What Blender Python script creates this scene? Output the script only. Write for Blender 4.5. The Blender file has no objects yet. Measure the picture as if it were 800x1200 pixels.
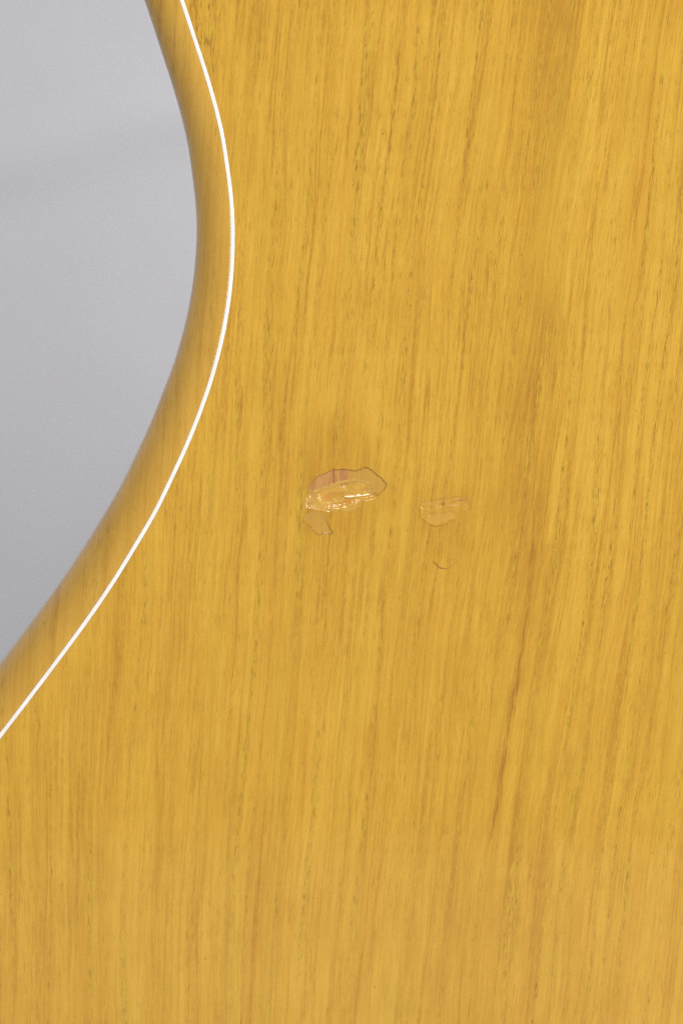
import bpy, bmesh, math
import numpy as np
from mathutils import Vector

S = 0.00018                 # metres per design unit on the face of the body
ZC = 0.262                  # height of the middle of the view above the floor
D = 0.65                    # camera distance
PITCH = math.radians(3.0)   # camera looks very slightly down
scene = bpy.context.scene
C = scene.collection

# ------------------------------------------------------------------ camera
cam_d = bpy.data.cameras.new('camera')
cam = bpy.data.objects.new('camera', cam_d); C.objects.link(cam)
cam.location = (0, -D*math.cos(PITCH), ZC + D*math.sin(PITCH))
cam.rotation_euler = (math.pi/2 - PITCH, 0, 0)
cam_d.sensor_fit = 'VERTICAL'; cam_d.sensor_height = 36
TANV = 600*S/D
cam_d.lens = 18/TANV
cam_d.clip_start = 0.01; cam_d.clip_end = 20
cam_d.dof.use_dof = True
cam_d.dof.focus_distance = D - 0.006
cam_d.dof.aperture_fstop = 6.3
scene.camera = cam

# ------------------------------------------------------------------ world, lamps, exposure
world = bpy.data.worlds.new('World'); scene.world = world; world.use_nodes = True
bg = world.node_tree.nodes['Background']
bg.inputs[0].default_value = (0.98, 0.985, 1.0, 1); bg.inputs[1].default_value = 0.45

def softbox(name, loc, target, size, power, col):
    l = bpy.data.lights.new(name, 'AREA'); l.shape = 'RECTANGLE'
    l.size, l.size_y = size; l.energy = power; l.color = col
    o = bpy.data.objects.new(name, l); C.objects.link(o)
    o.location = loc
    o.rotation_euler = (Vector(target) - Vector(loc)).to_track_quat('-Z', 'Y').to_euler()
    return o
KEY = Vector((0.03, -1.05, ZC + 0.98))
softbox('softbox_key', KEY, (0, 0, ZC), (0.50, 0.36), 12.9, (1.0, 0.985, 0.96))
softbox('added_fill_low', (0.95, -0.95, ZC - 0.10), (0, 0, ZC-0.08), (0.45, 0.6), 11.0, (1.0, 0.985, 0.97))  # fill lamp added to brighten the lower part of the body

vs = scene.view_settings
vs.view_transform = 'Standard'; vs.look = 'None'; vs.exposure = 0; vs.gamma = 1
scene.cycles.use_denoising = False; scene.cycles.filter_width = 1.25
scene.cycles.max_bounces = 3; scene.cycles.diffuse_bounces = 2; scene.cycles.glossy_bounces = 2
scene.cycles.caustics_reflective = False; scene.cycles.use_light_tree = False

# ------------------------------------------------------------------ helpers
def P(px, py):
    """photo position -> position on the flat face of the body, in design units"""
    dx = (px-400)*S/D; dy = (600-py)*S/D
    f = np.array([0, math.cos(PITCH), -math.sin(PITCH)]); u = np.array([0, math.sin(PITCH), math.cos(PITCH)])
    r = f + dx*np.array([1, 0, 0]) + dy*u
    o = np.array([0, -D*math.cos(PITCH), D*math.sin(PITCH)])
    p = o + r*(-o[1]/r[1])
    return (p[0]/S+400, 600-p[2]/S)
def PP(pts): return np.array([P(*p) for p in pts])
def W(x, y, h=0.0):          # design units (+ height towards the viewer) -> metres
    return ((x-400)*S, -h*S, ZC+(600-y)*S)
def sstep(a, b, x):
    t = np.clip((x-a)/(b-a), 0, 1); return t*t*(3-2*t)
def spline(pts, closed=False, n=8):
    p = np.asarray(pts, float); out = []; m = len(p)
    for i in range(m if closed else m-1):
        p1, p2 = p[i], p[(i+1) % m]
        p0 = p[(i-1) % m] if (closed or i > 0) else 2*p1-p2
        p3 = p[(i+2) % m] if (closed or i+2 < m) else 2*p2-p1
        for k in range(n):
            t = k/n
            out.append(0.5*(2*p1+(p2-p0)*t+(2*p0-5*p1+4*p2-p3)*t*t+(3*p1-p0-3*p2+p3)*t**3))
    if not closed: out.append(p[-1])
    return np.array(out)
def resample(p, step):
    q = np.vstack([p, p[:1]]); s = np.r_[0, np.cumsum(np.linalg.norm(np.diff(q, axis=0), axis=1))]
    t = np.linspace(0, s[-1], int(s[-1]/step), endpoint=False)
    return np.c_[np.interp(t, s, q[:, 0]), np.interp(t, s, q[:, 1])]
def obj(name, verts, faces, mat, parent=None, smooth=True):
    me = bpy.data.meshes.new(name); me.from_pydata(verts, [], faces); me.update()
    if smooth: me.polygons.foreach_set('use_smooth', [True]*len(me.polygons))
    o = bpy.data.objects.new(name, me); C.objects.link(o)
    if mat: me.materials.append(mat)
    o.parent = parent
    return o

class NT:
    """small node-tree writer"""
    def __init__(s, name):
        s.m = bpy.data.materials.new(name); s.m.use_nodes = True
        s.t = s.m.node_tree; s.n = s.t.nodes; s.bsdf = s.n['Principled BSDF']
    def put(s, sock, v):
        if isinstance(v, bpy.types.NodeSocket): s.t.links.new(v, sock)
        else: sock.default_value = v
    def math(s, op, a, b=0.0, c=0.0, clamp=False):
        n = s.n.new('ShaderNodeMath'); n.operation = op; n.use_clamp = clamp
        for i, v in enumerate((a, b, c)): s.put(n.inputs[i], v)
        return n.outputs[0]
    def add(s, a, b): return s.math('ADD', a, b)
    def mul(s, a, b): return s.math('MULTIPLY', a, b)
    def ma(s, a, b, c): return s.math('MULTIPLY_ADD', a, b, c)
    def ss(s, x, a, b, lo=0.0, hi=1.0):
        n = s.n.new('ShaderNodeMapRange'); n.interpolation_type = 'SMOOTHSTEP'
        for k, v in (('Value', x), ('From Min', a), ('From Max', b), ('To Min', lo), ('To Max', hi)): s.put(n.inputs[k], v)
        return n.outputs[0]
    def vec(s, x, y, z=0.0):
        n = s.n.new('ShaderNodeCombineXYZ')
        for i, v in enumerate((x, y, z)): s.put(n.inputs[i], v)
        return n.outputs[0]
    def noise(s, x, y, sx, sy, seed=0.0, detail=2.0, rough=0.5, dist=0.0):
        n = s.n.new('ShaderNodeTexNoise'); n.noise_dimensions = '3D'
        s.put(n.inputs['Vector'], s.vec(s.mul(x, 1.0/sx), s.mul(y, 1.0/sy), seed))
        n.inputs['Scale'].default_value = 1.0; n.inputs['Detail'].default_value = detail
        n.inputs['Roughness'].default_value = rough; n.inputs['Distortion'].default_value = dist
        return n.outputs['Fac']
    def mix(s, f, a, b, mode='MIX'):
        n = s.n.new('ShaderNodeMix'); n.data_type = 'RGBA'; n.blend_type = mode
        s.put(n.inputs[0], f); s.put(n.inputs[6], a); s.put(n.inputs[7], b)
        return n.outputs[2]
    def curve(s, x, pts, lo, hi):
        """float curve through (x, y) points given in 0..1"""
        n = s.n.new('ShaderNodeFloatCurve'); cv = n.mapping.curves[0]
        cv.points[0].location = pts[0]; cv.points[1].location = pts[-1]
        for p in pts[1:-1]: cv.points.new(*p)
        n.mapping.update(); s.put(n.inputs['Value'], x)
        return s.ma(n.outputs[0], hi-lo, lo)

def srgb(r, g, b, k=1.0):
    f = lambda c: ((c/255/12.92) if c/255 <= .04045 else ((c/255+.055)/1.055)**2.4)*k
    return (f(r), f(g), f(b), 1)

# ------------------------------------------------------------------ wood under amber lacquer
K = 0.90
def wood_material(name, seed, wear=False, contrast=1.0, tint=None):
    t = NT(name)
    co = t.n.new('ShaderNodeTexCoord'); sp = t.n.new('ShaderNodeSeparateXYZ')
    t.t.links.new(co.outputs['Object'], sp.inputs[0])
    x = t.ma(sp.outputs[0], 1/S, 400.0)
    y = t.ma(sp.outputs[2], -1/S, 600.0+ZC/S)
    # grain direction: upright on the left, leaning right further over
    lean = t.math('MULTIPLY_ADD', x, 0.118/620, 0.008)
    lean = t.math('MINIMUM', t.math('MAXIMUM', lean, 0.004), 0.122)
    u = t.ma(lean, t.add(y, -600.0), x)
    wob = t.noise(x, y, 170, 420, seed+3.1, 1.0)
    u = t.ma(t.add(wob, -0.5), 22.0, u)
    wob2 = t.noise(u, y, 26, 90, seed+8.7, 1.0)
    u = t.ma(t.add(wob2, -0.5), 4.5, u)
    v = y
    c = contrast
    broad = t.noise(u, v, 75, 900, seed+11, 2.0)
    med = t.noise(u, v, 13, 420, seed+23, 3.0, 0.65)
    fine = t.noise(u, v, 3.6, 70, seed+37, 2.0, 0.65)
    cloud = t.noise(x, y, 42, 80, seed+53, 4.0, 0.62)
    grit = t.noise(x, y, 2.3, 4.5, seed+59, 1.0)
    # growth rings: uneven spacing, each ring of its own strength, porous on one side
    ph = t.ma(t.noise(u, v, 120, 2500, seed+61, 2.0), 6.0, t.mul(u, 1/27.0))
    fr = t.math('FRACT', ph)
    idn = t.math('FLOOR', ph)
    stg = t.noise(t.mul(idn, 7.31), v, 1.0, 380, seed+67, 2.0)
    band = t.mul(t.ss(fr, 0.0, 0.09), t.ss(fr, 0.12, 0.40, 1.0, 0.0))
    band = t.mul(band, t.ss(stg, 0.36, 0.66, 0.12, 1.0))
    por = t.noise(u, v, 1.7, 15, seed+71, 2.0, 0.7)
    pore_in = t.mul(t.ss(por, 0.51, 0.66), band)
    sh = t.noise(u, v, 2.6, 30, seed+91, 2.0, 0.6)
    patchy = t.noise(x, y, 60, 150, seed+83, 2.0)
    shortdash = t.mul(t.ss(sh, 0.52, 0.74), t.ss(patchy, 0.34, 0.66, 0.15, 1.0))

    tone = t.ma(t.add(broad, -0.5), 0.62*c, 0.54)
    tone = t.ma(t.add(med, -0.5), 0.70*c, tone)
    tone = t.ma(t.add(fine, -0.5), 0.70*c, tone)
    tone = t.ma(t.add(cloud, -0.5), 0.48*c, tone)
    tone = t.ma(t.add(grit, -0.5), 0.16, tone)
    if wear:
        # two broad browner zones of the board: right of centre at the top, and round the damage
        mx = t.curve(t.ss(y, -50, 1250), [(0, .62), (.25, .56), (.42, .47), (.6, .5), (1, .25)], 480, 760)
        z = t.math('ABSOLUTE', t.add(t.ma(t.add(med, -0.5), 90.0, x), t.mul(mx, -1.0)))
        tone = t.ma(t.ss(z, 0, 58, 1.0, 0.0), t.ss(y, 560, 900, -0.29, -0.08), tone)
        dx = t.mul(t.add(x, -395.0), 1/75.0); dy = t.mul(t.add(y, -570.0), 1/110.0)
        r2 = t.add(t.mul(dx, dx), t.mul(dy, dy))
        tone = t.ma(t.ss(r2, 0.0, 1.0, 1.0, 0.0), -0.24, tone)
        dx = t.mul(t.add(x, -518.0), 1/48.0); dy = t.mul(t.add(y, -610.0), 1/62.0)
        tone = t.ma(t.ss(t.add(t.mul(dx, dx), t.mul(dy, dy)), 0.0, 1.0, 1.0, 0.0), -0.20, tone)
    ramp = t.n.new('ShaderNodeValToRGB'); t.put(ramp.inputs[0], tone)
    e = ramp.color_ramp.elements
    e[0].position = 0.0; e[0].color = srgb(172, 121, 38, K)
    e[1].position = 1.0; e[1].color = srgb(221, 175, 72, K)
    for pos, col in ((0.28, (193, 144, 43)), (0.52, (206, 158, 51)), (0.75, (215, 168, 60))):
        q = e.new(pos); q.color = srgb(*col, K)
    col = ramp.outputs[0]
    # crisp open pores: short, thin, everywhere but in drifts
    d1_ = t.noise(u, v, 1.55, 21, seed+113, 1.0)
    pd = t.mul(t.ss(d1_, 0.585, 0.70), t.ss(patchy, 0.30, 0.62, 0.25, 1.0))
    pd = t.mul(pd, t.ma(band, 0.6, 0.4))
    # long thin grain lines, crisp and nearly unbroken
    def lines(sx, sy, sd, w):
        n_ = t.noise(u, v, sx, sy, sd, 1.0)
        return t.ss(t.math('ABSOLUTE', t.add(n_, -0.5)), 0.0, w, 1.0, 0.0)
    hl = t.math('MAXIMUM', lines(10.5, 700, seed+121, 0.034), t.mul(lines(18.0, 900, seed+127, 0.022), 1.0))
    gran = t.noise(u, v, 2.0, 11, seed+131, 2.0, 0.7)
    hl = t.mul(hl, t.ss(gran, 0.34, 0.62, 0.30, 1.0))
    hl = t.mul(hl, t.ss(med, 0.38, 0.60, 1.0, 0.35))
    fade = t.ss(y, 420, 1000, 1.0, 0.7)
    # hue drift: greener and redder strips
    hue = t.noise(u, v, 26, 500, seed+97, 2.0)
    col = t.mix(t.mul(t.ss(hue, 0.52, 0.68), 0.28*c), col, srgb(199, 162, 54, K))
    col = t.mix(t.mul(t.ss(hue, 0.48, 0.32), 0.30*c), col, srgb(201, 146, 46, K))
    col = t.mix(t.mul(band, 0.46*c), col, srgb(192, 146, 48, K))
    col = t.mix(t.mul(pore_in, 0.95*c), col, srgb(148, 108, 32, K))
    col = t.mix(t.mul(shortdash, 0.48*c), col, srgb(182, 128, 24, K))
    col = t.mix(t.mul(t.mul(pd, fade), 0.92*c), col, srgb(144, 102, 30, K))
    col = t.mix(t.mul(t.mul(hl, fade), 0.70*c), col, srgb(166, 114, 30, K))
    gl = t.noise(u, v, 2.2, 24, seed+101, 1.0)
    glint = t.mul(t.ss(gl, 0.56, 0.70), band)
    col = t.mix(t.mul(glint, 0.75*c), col, srgb(202, 174, 44, K))
    # sparse dark specks
    vo = t.n.new('ShaderNodeTexVoronoi'); vo.feature = 'F1'
    t.put(vo.inputs['Vector'], t.vec(t.mul(u, 1/17.0), t.mul(v, 1/26.0), seed)); vo.inputs['Scale'].default_value = 1
    spk = t.ss(vo.outputs['Distance'], 0.03, 0.075, 1.0, 0.0)
    sc2 = t.n.new('ShaderNodeSeparateColor'); t.t.links.new(vo.outputs['Color'], sc2.inputs[0])
    spk = t.mul(spk, t.ss(sc2.outputs[0], 0.86, 0.90))
    col = t.mix(t.mul(spk, 0.60), col, srgb(138, 98, 30, K))
    if wear:
        # mineral streak running down the board (a brown mark in the wood)
        yy = t.mul(t.add(y, -560.0), 1/460.0)
        yy = t.math('MINIMUM', t.math('MAXIMUM', yy, 0.0), 1.0)
        cen = t.curve(yy, [(0, .93), (.18, .90), (.33, .83), (.45, .72), (.56, .60), (.68, .47), (.80, .36), (.92, .22), (1, .10)], 560, 630)
        jit = t.add(t.noise(x, y, 40, 16, 5.5, 3.0), -0.5)
        dd = t.add(t.ma(jit, 5.0, x), t.mul(cen, -1.0))
        wid = t.curve(yy, [(0, .15), (.16, .30), (.22, .75), (.28, .55), (.45, .5), (.58, .75), (.64, .35), (.75, .5), (.9, .35), (1, .1)], 0.3, 7.0)
        wid = t.mul(wid, 1.35)
        stx = t.math('DIVIDE', t.math('ABSOLUTE', dd), wid)
        core = t.ss(stx, 0.1, 1.0, 1.0, 0.0)
        stren = t.curve(yy, [(0, .35), (.10, .5), (.2, .75), (.3, .7), (.42, .75), (.52, 1), (.62, .75), (.72, .9), (.83, 1), (.90, .55), (.95, .25), (1, 0)], 0, 1)
        stren = t.mul(stren, t.ss(y, 330, 580))
        brk = t.noise(u, v, 2.2, 34, 77.0, 3.0, 0.7)
        strand = t.noise(t.ma(jit, 3.0, u), v, 1.7, 60, 88.0, 2.0, 0.6)
        stren = t.mul(stren, t.ss(strand, 0.36, 0.56, 0.42, 1.0))
        stren = t.mul(stren, t.ss(brk, 0.38, 0.56, 0.16, 1.0))
        col = t.mix(t.mul(t.mul(core, stren), 0.90), col, srgb(132, 78, 16, K))
        halo = t.ss(t.math('ABSOLUTE', dd), 0, 17, 1.0, 0.0)
        col = t.mix(t.mul(t.mul(halo, stren), 0.36), col, srgb(190, 136, 46, K))
        # one short dark pore left of the damage and one speck below it
        d1 = t.add(t.ma(t.add(y, -480.0), 0.06, x), -283.0)
        k1 = t.mul(t.ss(t.math('ABSOLUTE', d1), 0.4, 2.2, 1.0, 0.0), t.ss(t.math('ABSOLUTE', t.add(y, -478.0)), 12, 30, 1.0, 0.0))
        col = t.mix(t.mul(k1, t.ss(brk, 0.3, 0.6, 0.12, 0.6)), col, srgb(140, 92, 28, K))
        a = t.n.new('ShaderNodeAttribute'); a.attribute_name = 'bare'
        b = t.n.new('ShaderNodeAttribute'); b.attribute_name = 'bare_amount'
        col = t.mix(b.outputs['Fac'], col, a.outputs['Color'])
    if tint: col = t.mix(1.0, col, tint, 'MULTIPLY')
    t.put(t.bsdf.inputs['Base Color'], col)
    t.bsdf.inputs['Roughness'].default_value = 0.55
    t.bsdf.inputs['Specular IOR Level'].default_value = 0.0
    t.bsdf.inputs['Coat Weight'].default_value = 1.0
    t.bsdf.inputs['Coat Roughness'].default_value = 0.05
    if wear:
        ra = t.n.new('ShaderNodeAttribute'); ra.attribute_name = 'fracture'
        t.put(t.bsdf.inputs['Coat Roughness'], t.ma(ra.outputs['Fac'], 0.20, 0.05))
    t.bsdf.inputs['Coat IOR'].default_value = 1.5
    # lacquer sinks a hair into the pores and is never dead flat
    b = t.n.new('ShaderNodeBump'); b.inputs['Strength'].default_value = 0.10; b.inputs['Distance'].default_value = 0.00006
    hgt = t.noise(x, y, 30, 60, 4.4, 1.0)
    t.put(b.inputs['Height'], hgt)
    t.put(t.bsdf.inputs['Coat Normal'], b.outputs[0])
    return t.m

wood_top = wood_material('amber_lacquered_wood', 0.0, wear=True)
wood_rim = wood_material('amber_lacquered_rim_wood', 140.0, contrast=0.6, tint=(0.955, 0.95, 1.3, 1))

t = NT('white_plastic'); co = t.n.new('ShaderNodeTexCoord'); sp = t.n.new('ShaderNodeSeparateXYZ')
t.t.links.new(co.outputs['Object'], sp.inputs[0])
nz = t.noise(sp.outputs[0], sp.outputs[2], 0.004, 0.004, 1.0, 3.0)
t.put(t.bsdf.inputs['Base Color'], t.mix(t.ss(nz, .35, .7), (0.83, 0.80, 0.75, 1), (0.78, 0.735, 0.66, 1)))
t.bsdf.inputs['Roughness'].default_value = 0.25; t.bsdf.inputs['Coat Weight'].default_value = 0.5
plastic = t.m

t = NT('grey_paper'); co = t.n.new('ShaderNodeTexCoord'); sp = t.n.new('ShaderNodeSeparateXYZ')
t.t.links.new(co.outputs['Object'], sp.inputs[0])
nz = t.noise(sp.outputs[0], sp.outputs[2], 0.03, 0.03, 1.0, 4.0)
t.put(t.bsdf.inputs['Base Color'], t.mix(nz, srgb(207, 208, 212), srgb(201, 201, 206)))
t.bsdf.inputs['Roughness'].default_value = 0.9; t.bsdf.inputs['Specular IOR Level'].default_value = 0.1
paper = t.m

# ------------------------------------------------------------------ backdrop: sheet hanging behind and sweeping on to the floor
xs = np.linspace(-1.6, 1.6, 161); prof = []
BY = 0.50
for z in np.r_[np.linspace(2.2, 0.55, 30)[:-1], np.linspace(0.55, 0.15, 130)]: prof.append((BY, z))
for a in np.linspace(0, math.pi/2, 14)[1:]: prof.append((BY-0.15*(1-math.cos(a)), 0.15-0.15*math.sin(a)))
for yv in np.linspace(BY-0.15, -1.2, 40)[1:]: prof.append((yv, 0.0))
vb, fb = [], []
for (yv, z) in prof:
    for xx in xs:
        w = 0.0
        if yv == BY:
            zc = ZC + 0.112 + 0.012*math.tanh((xx+0.095)/0.03) - 0.05*max(0, xx+0.05)      # soft crease
            w = -0.0036*math.exp(-((z-zc)/0.011)**2) + 0.004*math.sin(xx*5+z*3) + 0.003*math.sin(z*14+xx*2)
        vb.append((xx, yv+w, z))
nx = len(xs)
for i in range(len(prof)-1):
    for j in range(nx-1):
        fb.append((i*nx+j, (i+1)*nx+j, (i+1)*nx+j+1, i*nx+j+1))
back = obj('backdrop', vb, fb, paper); back['kind'] = 'structure'

# ------------------------------------------------------------------ guitar body
AX = 900.0
left_in = PP([(213.2, 0), (230.4, 52.5), (241.9, 87.5), (251.9, 122.5), (260.5, 157.5), (266.9, 200), (271.3, 235), (272.9, 270),
           (272.3, 305), (269.6, 340), (264.4, 375), (259.4, 400), (249.0, 440), (235.4, 480), (219.6, 520), (201.2, 560),
           (182.0, 600), (158.4, 640), (134.0, 680), (107.0, 720), (78.0, 760), (55.6, 790), (32.9, 820), (10.0, 850), (0.0, 863)])
upper = [(500, -815), (350, -770), (235, -690), (160, -590), (125, -490), (117, -390), (128, -290), (150, -195), (181, -95)]
lower = [(-60, 945), (-118, 1050), (-160, 1150), (-186, 1250), (-196, 1350), (-188, 1450), (-158, 1550), (-100, 1650), (0, 1755),
         (150, 1860), (340, 1935), (600, 1982)]
left = upper + [tuple(p) for p in left_in] + lower
right = [(2*AX-px, py) for px, py in reversed(left)]
outline = resample(spline(left + [(AX, 1995)] + right + [(AX, -840)], True, 12), 5.0)
N = len(outline)
for _ in range(14): outline = (np.roll(outline, 1, 0)+2*outline+np.roll(outline, -1, 0))/4
tan = np.roll(outline, -1, 0) - np.roll(outline, 1, 0); tan /= np.linalg.norm(tan, axis=1)[:, None]
nrm = np.c_[-tan[:, 1], tan[:, 0]]
if np.dot(nrm[N//4], outline[N//4]-outline.mean(0)) < 0: nrm = -nrm
for _ in range(6): nrm = (nrm + np.roll(nrm, 1, 0) + np.roll(nrm, -1, 0)); nrm /= np.linalg.norm(nrm, axis=1)[:, None]
HW = 2.4
root = bpy.data.objects.new('guitar_body', None); C.objects.link(root)
root['label'] = 'amber lacquered wooden guitar body with white edge line and chipped finish'
root['category'] = 'guitar body'
bottom = 1995 + 52
root.location = (0, 0, 0)

# --- rim: rounded over edge, side and back edge
def ring_verts(off, depth): return [W(p[0]+n[0]*o, p[1]+n[1]*o, -d) for p, n, o, d in zip(outline, nrm, off, depth)]
yo = outline[:, 1]
rim_w = np.interp(yo, [-200, 0, 120, 270, 400, 480, 700, 1000], [40.5, 40.5, 41, 42.5, 47, 50, 52, 52]) - HW + 1.5
rim_r = np.interp(yo, [-200, 0, 270, 480, 700, 1000], [46, 46, 50, 64, 76, 78])
verts = []; rows = []
TH = 250.0
def add_ring(o, d): rows.append(len(verts)); verts.extend(ring_verts(o, d))
add_ring(np.full(N, HW+0.15), np.full(N, 3.0))
add_ring(np.full(N, HW+0.15), np.full(N, 0.25))
for k in range(0, 19):
    a = math.pi/2*k/18
    add_ring(HW+0.4+rim_w*math.sin(a), rim_r*(1-math.cos(a)))
for k in range(1, 5): add_ring(HW+0.4+rim_w, rim_r+(TH-40-rim_r)*k/4)
for k in range(1, 7):
    a = math.pi/2*k/6
    add_ring(HW+0.4+rim_w-40*(1-math.cos(a)), np.full(N, TH-40+40*math.sin(a)))
faces = []
for r0, r1 in zip(rows[:-1], rows[1:]):
    for i in range(N):
        j = (i+1) % N; faces.append((r0+i, r0+j, r1+j, r1+i))
rim = obj('rim', verts, faces, wood_rim, root)
rim['label'] = 'rounded over amber wood edge outside the white line'

# --- white line let into the face
verts, rows, faces = [], [], []
for o, d in ((-HW, 3.0), (-HW, 0.05), (-HW+0.5, -0.22), (HW-0.5, -0.22), (HW, 0.05), (HW, 3.0)): add_ring(np.full(N, o), np.full(N, d))
for r0, r1 in zip(rows[:-1], rows[1:]):
    for i in range(N):
        j = (i+1) % N; faces.append((r0+i, r0+j, r1+j, r1+i))
binding = obj('binding', verts, faces, plastic, root)
binding['label'] = 'thin white line let into the wood along the edge'

# --- back
bm = bmesh.new()
bv = [bm.verts.new(W(p[0]+n[0]*(HW+.4+w-40), p[1]+n[1]*(HW+.4+w-40), -TH)) for p, n, w in zip(outline, nrm, rim_w)]
be = [bm.edges.new((bv[i], bv[(i+1) % N])) for i in range(N)]
bmesh.ops.triangle_fill(bm, use_beauty=True, use_dissolve=False, edges=be, normal=(0, 1, 0))
me = bpy.data.meshes.new('back_panel'); bm.to_mesh(me); bm.free(); me.materials.append(wood_rim)
bp = bpy.data.objects.new('back_panel', me); C.objects.link(bp); bp.parent = root

# ------------------------------------------------------------------ damage in the lacquer: a fine relief sheet
rng = np.random.RandomState(7)
def vnoise(X, Y, s, seed):
    r = np.random.RandomState(seed); g = r.rand(128, 128)
    x, y = X/s, Y/s; xi, yi = np.floor(x).astype(int), np.floor(y).astype(int); fx, fy = x-xi, y-yi
    fx = fx*fx*(3-2*fx); fy = fy*fy*(3-2*fy); G = lambda a, b: g[a % 128, b % 128]
    return (G(xi, yi)*(1-fx)+G(xi+1, yi)*fx)*(1-fy)+(G(xi, yi+1)*(1-fx)+G(xi+1, yi+1)*fx)*fy
def sdf(poly, X, Y):
    """distance to a closed outline, positive inside"""
    d = np.full(X.shape, 1e9); ins = np.zeros(X.shape, bool)
    for (x0, y0), (x1, y1) in zip(poly, np.roll(poly, -1, 0)):
        ex, ey = x1-x0, y1-y0; L = ex*ex+ey*ey+1e-12
        t_ = np.clip(((X-x0)*ex+(Y-y0)*ey)/L, 0, 1)
        d = np.minimum(d, np.hypot(X-x0-t_*ex, Y-y0-t_*ey))
        c = (y0 > Y) != (y1 > Y)
        ins ^= c & (X < (x1-x0)*(Y-y0)/(y1-y0+1e-12)+x0)
    return np.where(ins, d, -d)
def ldist(line, X, Y):
    d = np.full(X.shape, 1e9)
    for (x0, y0), (x1, y1) in zip(line[:-1], line[1:]):
        ex, ey = x1-x0, y1-y0; L = ex*ex+ey*ey+1e-12
        t_ = np.clip(((X-x0)*ex+(Y-y0)*ey)/L, 0, 1)
        d = np.minimum(d, np.hypot(X-x0-t_*ex, Y-y0-t_*ey))
    return d
Z1 = lambda pts: PP([(345+a/6.667, 535+b/6.667) for a, b in pts])
Z2 = lambda pts: PP([(480+a/10, 570+b/10) for a, b in pts])
big = spline(Z1([(125, 240), (150, 190), (200, 142), (300, 102), (350, 96), (430, 102), (500, 102), (540, 85), (580, 92), (640, 138), (700, 190),
      (722, 212), (712, 255), (668, 285), (640, 330), (560, 358), (500, 402), (420, 428), (330, 432), (280, 440), (200, 432), (110, 412),
      (76, 370), (100, 310), (118, 272)]), True, 4)
pink = spline(Z1([(122, 255), (150, 195), (200, 148), (300, 108), (350, 102), (418, 108), (432, 150), (405, 188), (340, 200), (300, 222), (250, 236), (185, 258), (140, 290)]), True, 3)
pit = spline(Z1([(172, 320), (190, 275), (250, 240), (330, 215), (400, 195), (480, 186), (560, 190), (592, 230), (640, 275), (655, 315), (600, 338), (450, 378),
      (340, 408), (260, 404), (195, 368)]), True, 3)
tongue = spline(Z1([(98, 440), (74, 492), (120, 552), (185, 612), (240, 598), (282, 610), (292, 580), (265, 540), (250, 480), (205, 436), (150, 425)]), True, 3)
flake = spline(Z1([(70, 370), (100, 305), (170, 290), (185, 350), (250, 402), (330, 412), (300, 436), (200, 432), (110, 412)]), True, 3)
small = spline(Z2([(128, 192), (250, 165), (400, 145), (560, 120), (640, 124), (692, 172), (690, 282), (640, 300), (560, 372), (500, 396), (430, 432), (310, 470),
      (205, 435), (150, 398), (118, 330), (122, 262)]), True, 3)
lens = spline(Z2([(170, 385), (215, 350), (285, 328), (380, 318), (480, 294), (520, 330), (500, 380), (430, 420), (310, 452), (225, 430)]), True, 3)
crescent = spline(Z2([(275, 885), (330, 940), (400, 966), (460, 952), (520, 912), (552, 868), (482, 852)]), False, 4)

G0X, G1X, G0Y, G1Y, ST = 346.0, 560.0, 538.0, 676.0, 0.42
gx = np.arange(G0X, G1X+ST/2, ST); gy = np.arange(G0Y, G1Y+ST/2, ST)
X, Y = np.meshgrid(gx, gy)
jx = (vnoise(X, Y, 2.2, 1)-.5)*1.2+(vnoise(X, Y, 6.5, 13)-.5)*1.6; jy = (vnoise(X, Y, 2.2, 2)-.5)*1.2+(vnoise(X, Y, 6.5, 14)-.5)*1.6
Xj, Yj = X+jx, Y+jy
H = np.zeros(X.shape); col = np.zeros(X.shape+(3,)); amt = np.zeros(X.shape)
def paint(mask, c, k=1.0):
    global col, amt
    m = np.clip(mask, 0, 1)*k
    c = np.array(srgb(*c, K)[:3])
    na = m + amt*(1-m)
    w = np.where(na > 1e-6, m/np.maximum(na, 1e-6), 0)[..., None]
    col = col*(1-w) + c*w; amt = na
half = lambda x, y: (lambda L: (L[2]/(1-L[1]), L[0]/(1-L[1])))((KEY-Vector(W(x, y))).normalized())

# big chip
d = sdf(big, Xj, Yj)
low = sstep(574, 592, Y)
H -= 1.5*sstep(0, 1, d/(0.9+9.0*low))
pk = sstep(-.3, .9, sdf(pink, Xj, Yj))
up = sstep(0, 1.2, d)*(1-low)
paint(up, (190, 147, 66), .72)                                  # dull floor where the clear coat has gone
paint(pk, (186, 132, 72), .88)
fib = vnoise(X+0.1*Y, Y*0.12, 1.7, 3)
paint(pk*sstep(.5, .75, fib), (174, 116, 64), .45); paint(pk*sstep(.42, .2, fib), (202, 148, 88), .5)
xl = X - P(391.0, 558)[0]
paint(pk*sstep(1.6, .5, np.abs(xl)), (150, 84, 56), .8)
paint(pk*sstep(1.2, .4, np.abs(xl-5.2)), (205, 156, 92), .6)
paint(pk*sstep(4.5, 2, np.abs(xl-12)), (176, 116, 72), .5)
dp = sdf(pit, Xj, Yj)
inp = sstep(0, 5, dp)
H -= 1.7*inp
nz = vnoise(X+Y*.4, Y*1.6, 9, 4)*.62+vnoise(X, Y*1.5, 4.2, 5)*.28+vnoise(X, Y, 1.8, 6)*.10
ridge = 1-np.abs(2*nz-1)
H += inp*(1.0*(nz-.5)+.35*(ridge-.6))
paint(sstep(0, 2, dp), (203, 154, 56), .5)
paint(sstep(0, 2, dp)*sstep(.50, .66, nz), (214, 170, 70), .5)
paint(sstep(0, 2, dp)*sstep(.47, .34, nz), (190, 138, 52), .5)
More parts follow.
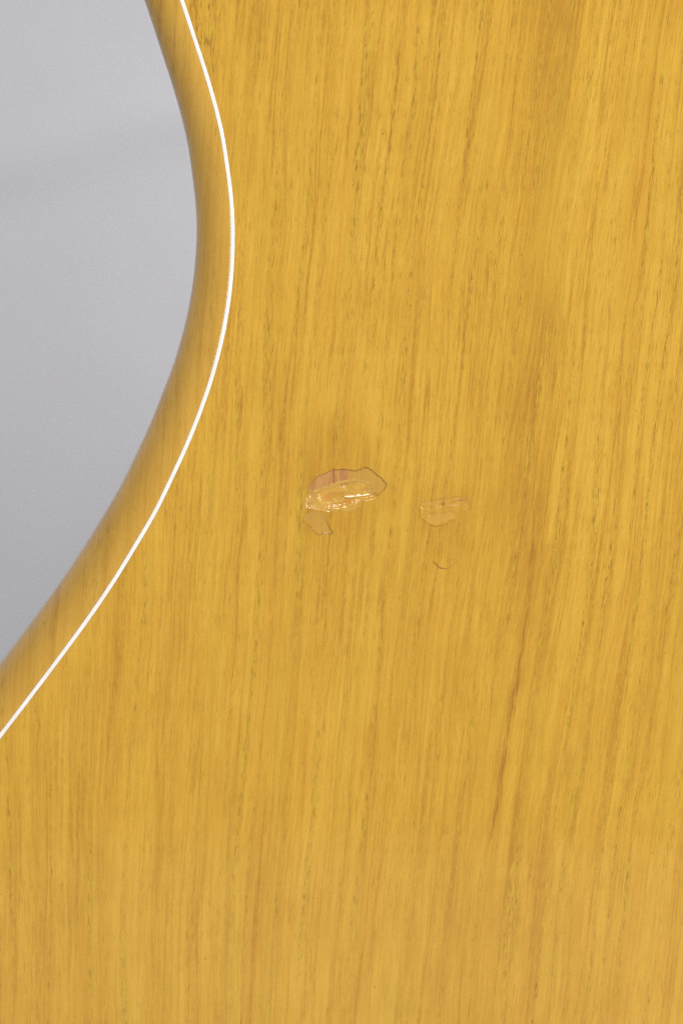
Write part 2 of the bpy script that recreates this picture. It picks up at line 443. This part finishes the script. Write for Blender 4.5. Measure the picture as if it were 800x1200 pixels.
for (a, b, r, k) in ((262, 312, 5, .6), (432, 350, 4, .6), (476, 180, 2, .8), (350, 245, 3, .4)):
    q = Z1([(a, b)])[0]; paint(np.exp(-((X-q[0])**2*.5+(Y-q[1])**2)/r**2*1.5), (206, 128, 58), k)
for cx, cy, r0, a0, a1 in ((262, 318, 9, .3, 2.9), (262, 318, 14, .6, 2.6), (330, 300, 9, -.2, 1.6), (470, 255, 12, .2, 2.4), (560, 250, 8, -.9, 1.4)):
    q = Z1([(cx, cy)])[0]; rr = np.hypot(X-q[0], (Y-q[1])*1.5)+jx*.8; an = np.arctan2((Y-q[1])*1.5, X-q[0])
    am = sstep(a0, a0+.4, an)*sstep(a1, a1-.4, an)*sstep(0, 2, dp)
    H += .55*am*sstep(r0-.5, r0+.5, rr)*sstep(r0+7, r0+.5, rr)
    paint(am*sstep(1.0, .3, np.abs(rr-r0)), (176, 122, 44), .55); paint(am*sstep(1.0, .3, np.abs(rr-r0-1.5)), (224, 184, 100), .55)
# crumbled upper lip of the pit and its lower ridges
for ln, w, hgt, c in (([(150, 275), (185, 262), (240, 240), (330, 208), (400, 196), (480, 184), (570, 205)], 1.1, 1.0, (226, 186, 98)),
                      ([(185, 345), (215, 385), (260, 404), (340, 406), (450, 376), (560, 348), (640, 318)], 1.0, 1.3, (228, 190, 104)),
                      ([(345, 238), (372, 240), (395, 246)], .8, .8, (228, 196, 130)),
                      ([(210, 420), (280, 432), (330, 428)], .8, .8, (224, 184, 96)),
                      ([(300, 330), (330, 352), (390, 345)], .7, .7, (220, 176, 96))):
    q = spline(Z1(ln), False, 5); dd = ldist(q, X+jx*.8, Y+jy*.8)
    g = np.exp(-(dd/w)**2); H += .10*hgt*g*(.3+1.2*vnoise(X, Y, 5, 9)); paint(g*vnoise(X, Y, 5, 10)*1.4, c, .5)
paint(sstep(0, 2.5, sdf(flake, Xj, Yj)), (206, 164, 84), .55)
H -= .6*sstep(0, 4, sdf(flake, Xj, Yj))*vnoise(X, Y, 6, 12)
lowr = spline(Z1([(360, 412), (450, 384), (525, 372), (505, 400), (430, 428), (370, 428)]), True, 3)
paint(sstep(0, 1.5, sdf(lowr, Xj, Yj)), (198, 160, 76), .6)
# tongue below
dt = sdf(tongue, Xj, Yj)
H -= .75*sstep(0, 1.0, dt/(1.0+4*sstep(618, 606, Y)))
paint(sstep(0, 2.0, dt), (194, 150, 68), .6)
# broken lacquer edges (brown where the coat is cut through)
eline = sstep(1.0, .25, np.abs(d-.35))*(1-.75*low)*(.32+.8*vnoise(X, Y, 6, 21))
paint(eline*sstep(366, 372, X+0*(Y)), (160, 102, 44), .5)
paint(eline*sstep(372, 364, X), (176, 122, 58), .5)
et = sstep(1.0, .25, np.abs(dt-.3))*sstep(604, 622, Y)
paint(et, (150, 104, 40), .85)
frac = np.clip(sstep(0, 2, dp)+.8*sstep(0, 1, d), 0, 1)*(.45+.55*vnoise(X, Y, 3.5, 17))
# two facets shaped and tilted on purpose to mirror the key lamp as highlights
def facet(pts, hw, hc):
    global H, frac
    q = Z1(pts); fx = np.interp(X, q[:, 0], q[:, 1]); tt = Y-fx
    along = sstep(q[0, 0]-1.0, q[0, 0]+.6, X)*sstep(q[-1, 0]+1.0, q[-1, 0]-.6, X)
    a, b = half(*q.mean(0))
    plane = hc + a*tt - b*(X-q[:, 0].mean())
    hv = hw*(.35+1.0*vnoise(X, Y*0+7, 4.0, 51))
    m = along*sstep(hv+.9, hv, np.abs(tt))
    H = H*(1-m)+plane*m; frac = frac*(1-sstep(0, .5, m))
facet([(392, 318), (440, 315), (490, 307), (540, 303), (588, 297)], 0.85, -2.3)
facet([(94, 390), (118, 383), (142, 376)], 2.1, -1.4)

# small chip
d2 = sdf(small, Xj, Yj)
H -= 0.7*sstep(0, 5.0, d2)
n2 = vnoise(X, Y*1.8, 5, 31)*.6+vnoise(X, Y*1.5, 2.2, 32)*.4
lz = sstep(0, 1.6, sdf(lens, Xj, Yj))
in2 = sstep(0, 2, d2)*(1-lz)
H += in2*0.8*(n2-.5)
paint(sstep(0, 1.5, d2), (206, 158, 64), .22)
paint(in2*sstep(.55, .72, n2), (214, 168, 78), .35)
H += .15*lz; paint(lz, (204, 158, 72), .5)
for (a, b, sx, sy, c, k) in ((385, 205, 2.2, 1.4, (150, 92, 62), .8), (520, 222, 4.2, .9, (226, 178, 128), .75), (605, 162, 5, 1.1, (178, 120, 60), .7),  # colour spots; the pale pink one is a painted highlight
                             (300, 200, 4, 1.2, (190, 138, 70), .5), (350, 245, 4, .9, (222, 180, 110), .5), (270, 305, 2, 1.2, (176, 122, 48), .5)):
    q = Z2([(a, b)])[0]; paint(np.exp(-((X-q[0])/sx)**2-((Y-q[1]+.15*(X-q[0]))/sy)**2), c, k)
for ln, w, hgt, c, k in (([(130, 190), (250, 165), (400, 146), (560, 120), (640, 126), (690, 172), (690, 270)], .7, -.8, (170, 116, 44), .6),
                         ([(118, 270), (120, 330), (160, 400), (240, 455), (330, 468), (430, 432), (510, 396)], .9, -.8, (164, 112, 34), .75),
                         ([(180, 372), (280, 330), (380, 316), (480, 294), (580, 282), (680, 270)], .7, .5, (188, 134, 54), .55),
                         ([(470, 200), (560, 172), (650, 152)], .7, -.9, (168, 112, 60), .6)):
    q = spline(Z2(ln), False, 4); dd = ldist(q, X+jx*.6, Y+jy*.6); g = np.exp(-(dd/w)**2)
    vv = .35+.9*vnoise(X, Y, 4, 44)
    H += .3*hgt*g*vv; paint(g*vv, c, k)
# crescent crack
dc = ldist(crescent, X+jx*.4, Y+jy*.4); g = np.exp(-(dc/.75)**2)
vv = .3+.9*sstep(533, 512, X)
H -= .28*g; paint(g*vv, (158, 94, 26), 1.0)
dome = np.exp(-((X-521)**2/60+(Y-660)**2/18)); H -= .25*dome

frac = np.clip(frac+.25*sstep(0, 2, d2), 0, 1)
# fade to the flat at the border of the sheet, split the sheet into face and damaged spots
edge = np.minimum(np.minimum(X-G0X, G1X-X), np.minimum(Y-G0Y, G1Y-Y)); H *= sstep(0, 2, edge)
amt = np.clip(amt, 0, 1)
dcr = ldist(crescent, X, Y)
def cells(a): return (a[:-1, :-1]+a[1:, :-1]+a[:-1, 1:]+a[1:, 1:])/4
which = np.zeros((len(gy)-1, len(gx)-1), int)
which[cells(np.maximum(sdf(big, X, Y), sdf(tongue, X, Y))) > -2.2] = 1
which[cells(sdf(small, X, Y)) > -2.2] = 2
which[cells(dcr) < 2.4] = 3
VX = np.array([W(a, b, h) for a, b, h in zip(X.ravel(), Y.ravel(), H.ravel())])
ny, nx2 = X.shape
ii, jj = np.meshgrid(np.arange(ny-1), np.arange(nx2-1), indexing='ij')
quads = np.stack([ii*nx2+jj, ii*nx2+jj+1, (ii+1)*nx2+jj+1, (ii+1)*nx2+jj], -1)
quads = quads[..., ::-1]
def set_attr(me, c, a, f):
    at = me.attributes.new('fracture', 'FLOAT', 'POINT'); at.data.foreach_set('value', f.astype(np.float32))
    at = me.attributes.new('bare', 'FLOAT_COLOR', 'POINT'); at.data.foreach_set('color', np.c_[c, np.ones(len(c))].astype(np.float32).ravel())
    at = me.attributes.new('bare_amount', 'FLOAT', 'POINT'); at.data.foreach_set('value', a.astype(np.float32))
def sub(k):
    q = quads[which == k]; ids = np.unique(q); mp = np.full(ny*nx2, -1); mp[ids] = np.arange(len(ids))
    return VX[ids], mp[q], col.reshape(-1, 3)[ids], amt.ravel()[ids], frac.ravel()[ids]

# face: outline filled round the sheet, plus the undamaged cells of the sheet
bm = bmesh.new()
ov = [bm.verts.new(W(*(p-n*(HW+.15)))) for p, n in zip(outline, nrm)]
es = [bm.edges.new((ov[i], ov[(i+1) % N])) for i in range(N)]
per = [(0, j) for j in range(nx2-1)]+[(i, nx2-1) for i in range(ny-1)]+[(ny-1, j) for j in range(nx2-1, 0, -1)]+[(i, 0) for i in range(ny-1, 0, -1)]
pv = [bm.verts.new(VX[i*nx2+j]) for i, j in per]
es += [bm.edges.new((pv[i], pv[(i+1) % len(pv)])) for i in range(len(pv))]
bmesh.ops.triangle_fill(bm, use_beauty=True, use_dissolve=False, edges=es, normal=(0, -1, 0))
bm.verts.index_update()
fv = np.array([v.co[:] for v in bm.verts]); ff = [[v.index for v in f.verts] for f in bm.faces]
bm.free()
v0, q0, c0, a0, f0 = sub(0)
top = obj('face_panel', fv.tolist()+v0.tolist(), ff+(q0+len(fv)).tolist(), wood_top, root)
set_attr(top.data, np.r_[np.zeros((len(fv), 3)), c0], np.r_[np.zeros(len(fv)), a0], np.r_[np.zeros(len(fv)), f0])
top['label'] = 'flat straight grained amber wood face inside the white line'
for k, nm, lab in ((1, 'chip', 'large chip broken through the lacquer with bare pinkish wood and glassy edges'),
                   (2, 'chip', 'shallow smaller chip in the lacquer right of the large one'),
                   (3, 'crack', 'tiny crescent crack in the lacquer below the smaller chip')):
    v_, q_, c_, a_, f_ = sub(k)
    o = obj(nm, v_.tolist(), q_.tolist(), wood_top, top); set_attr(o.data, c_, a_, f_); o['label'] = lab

for o in (top, rim, binding, bp):
    o.data.update()
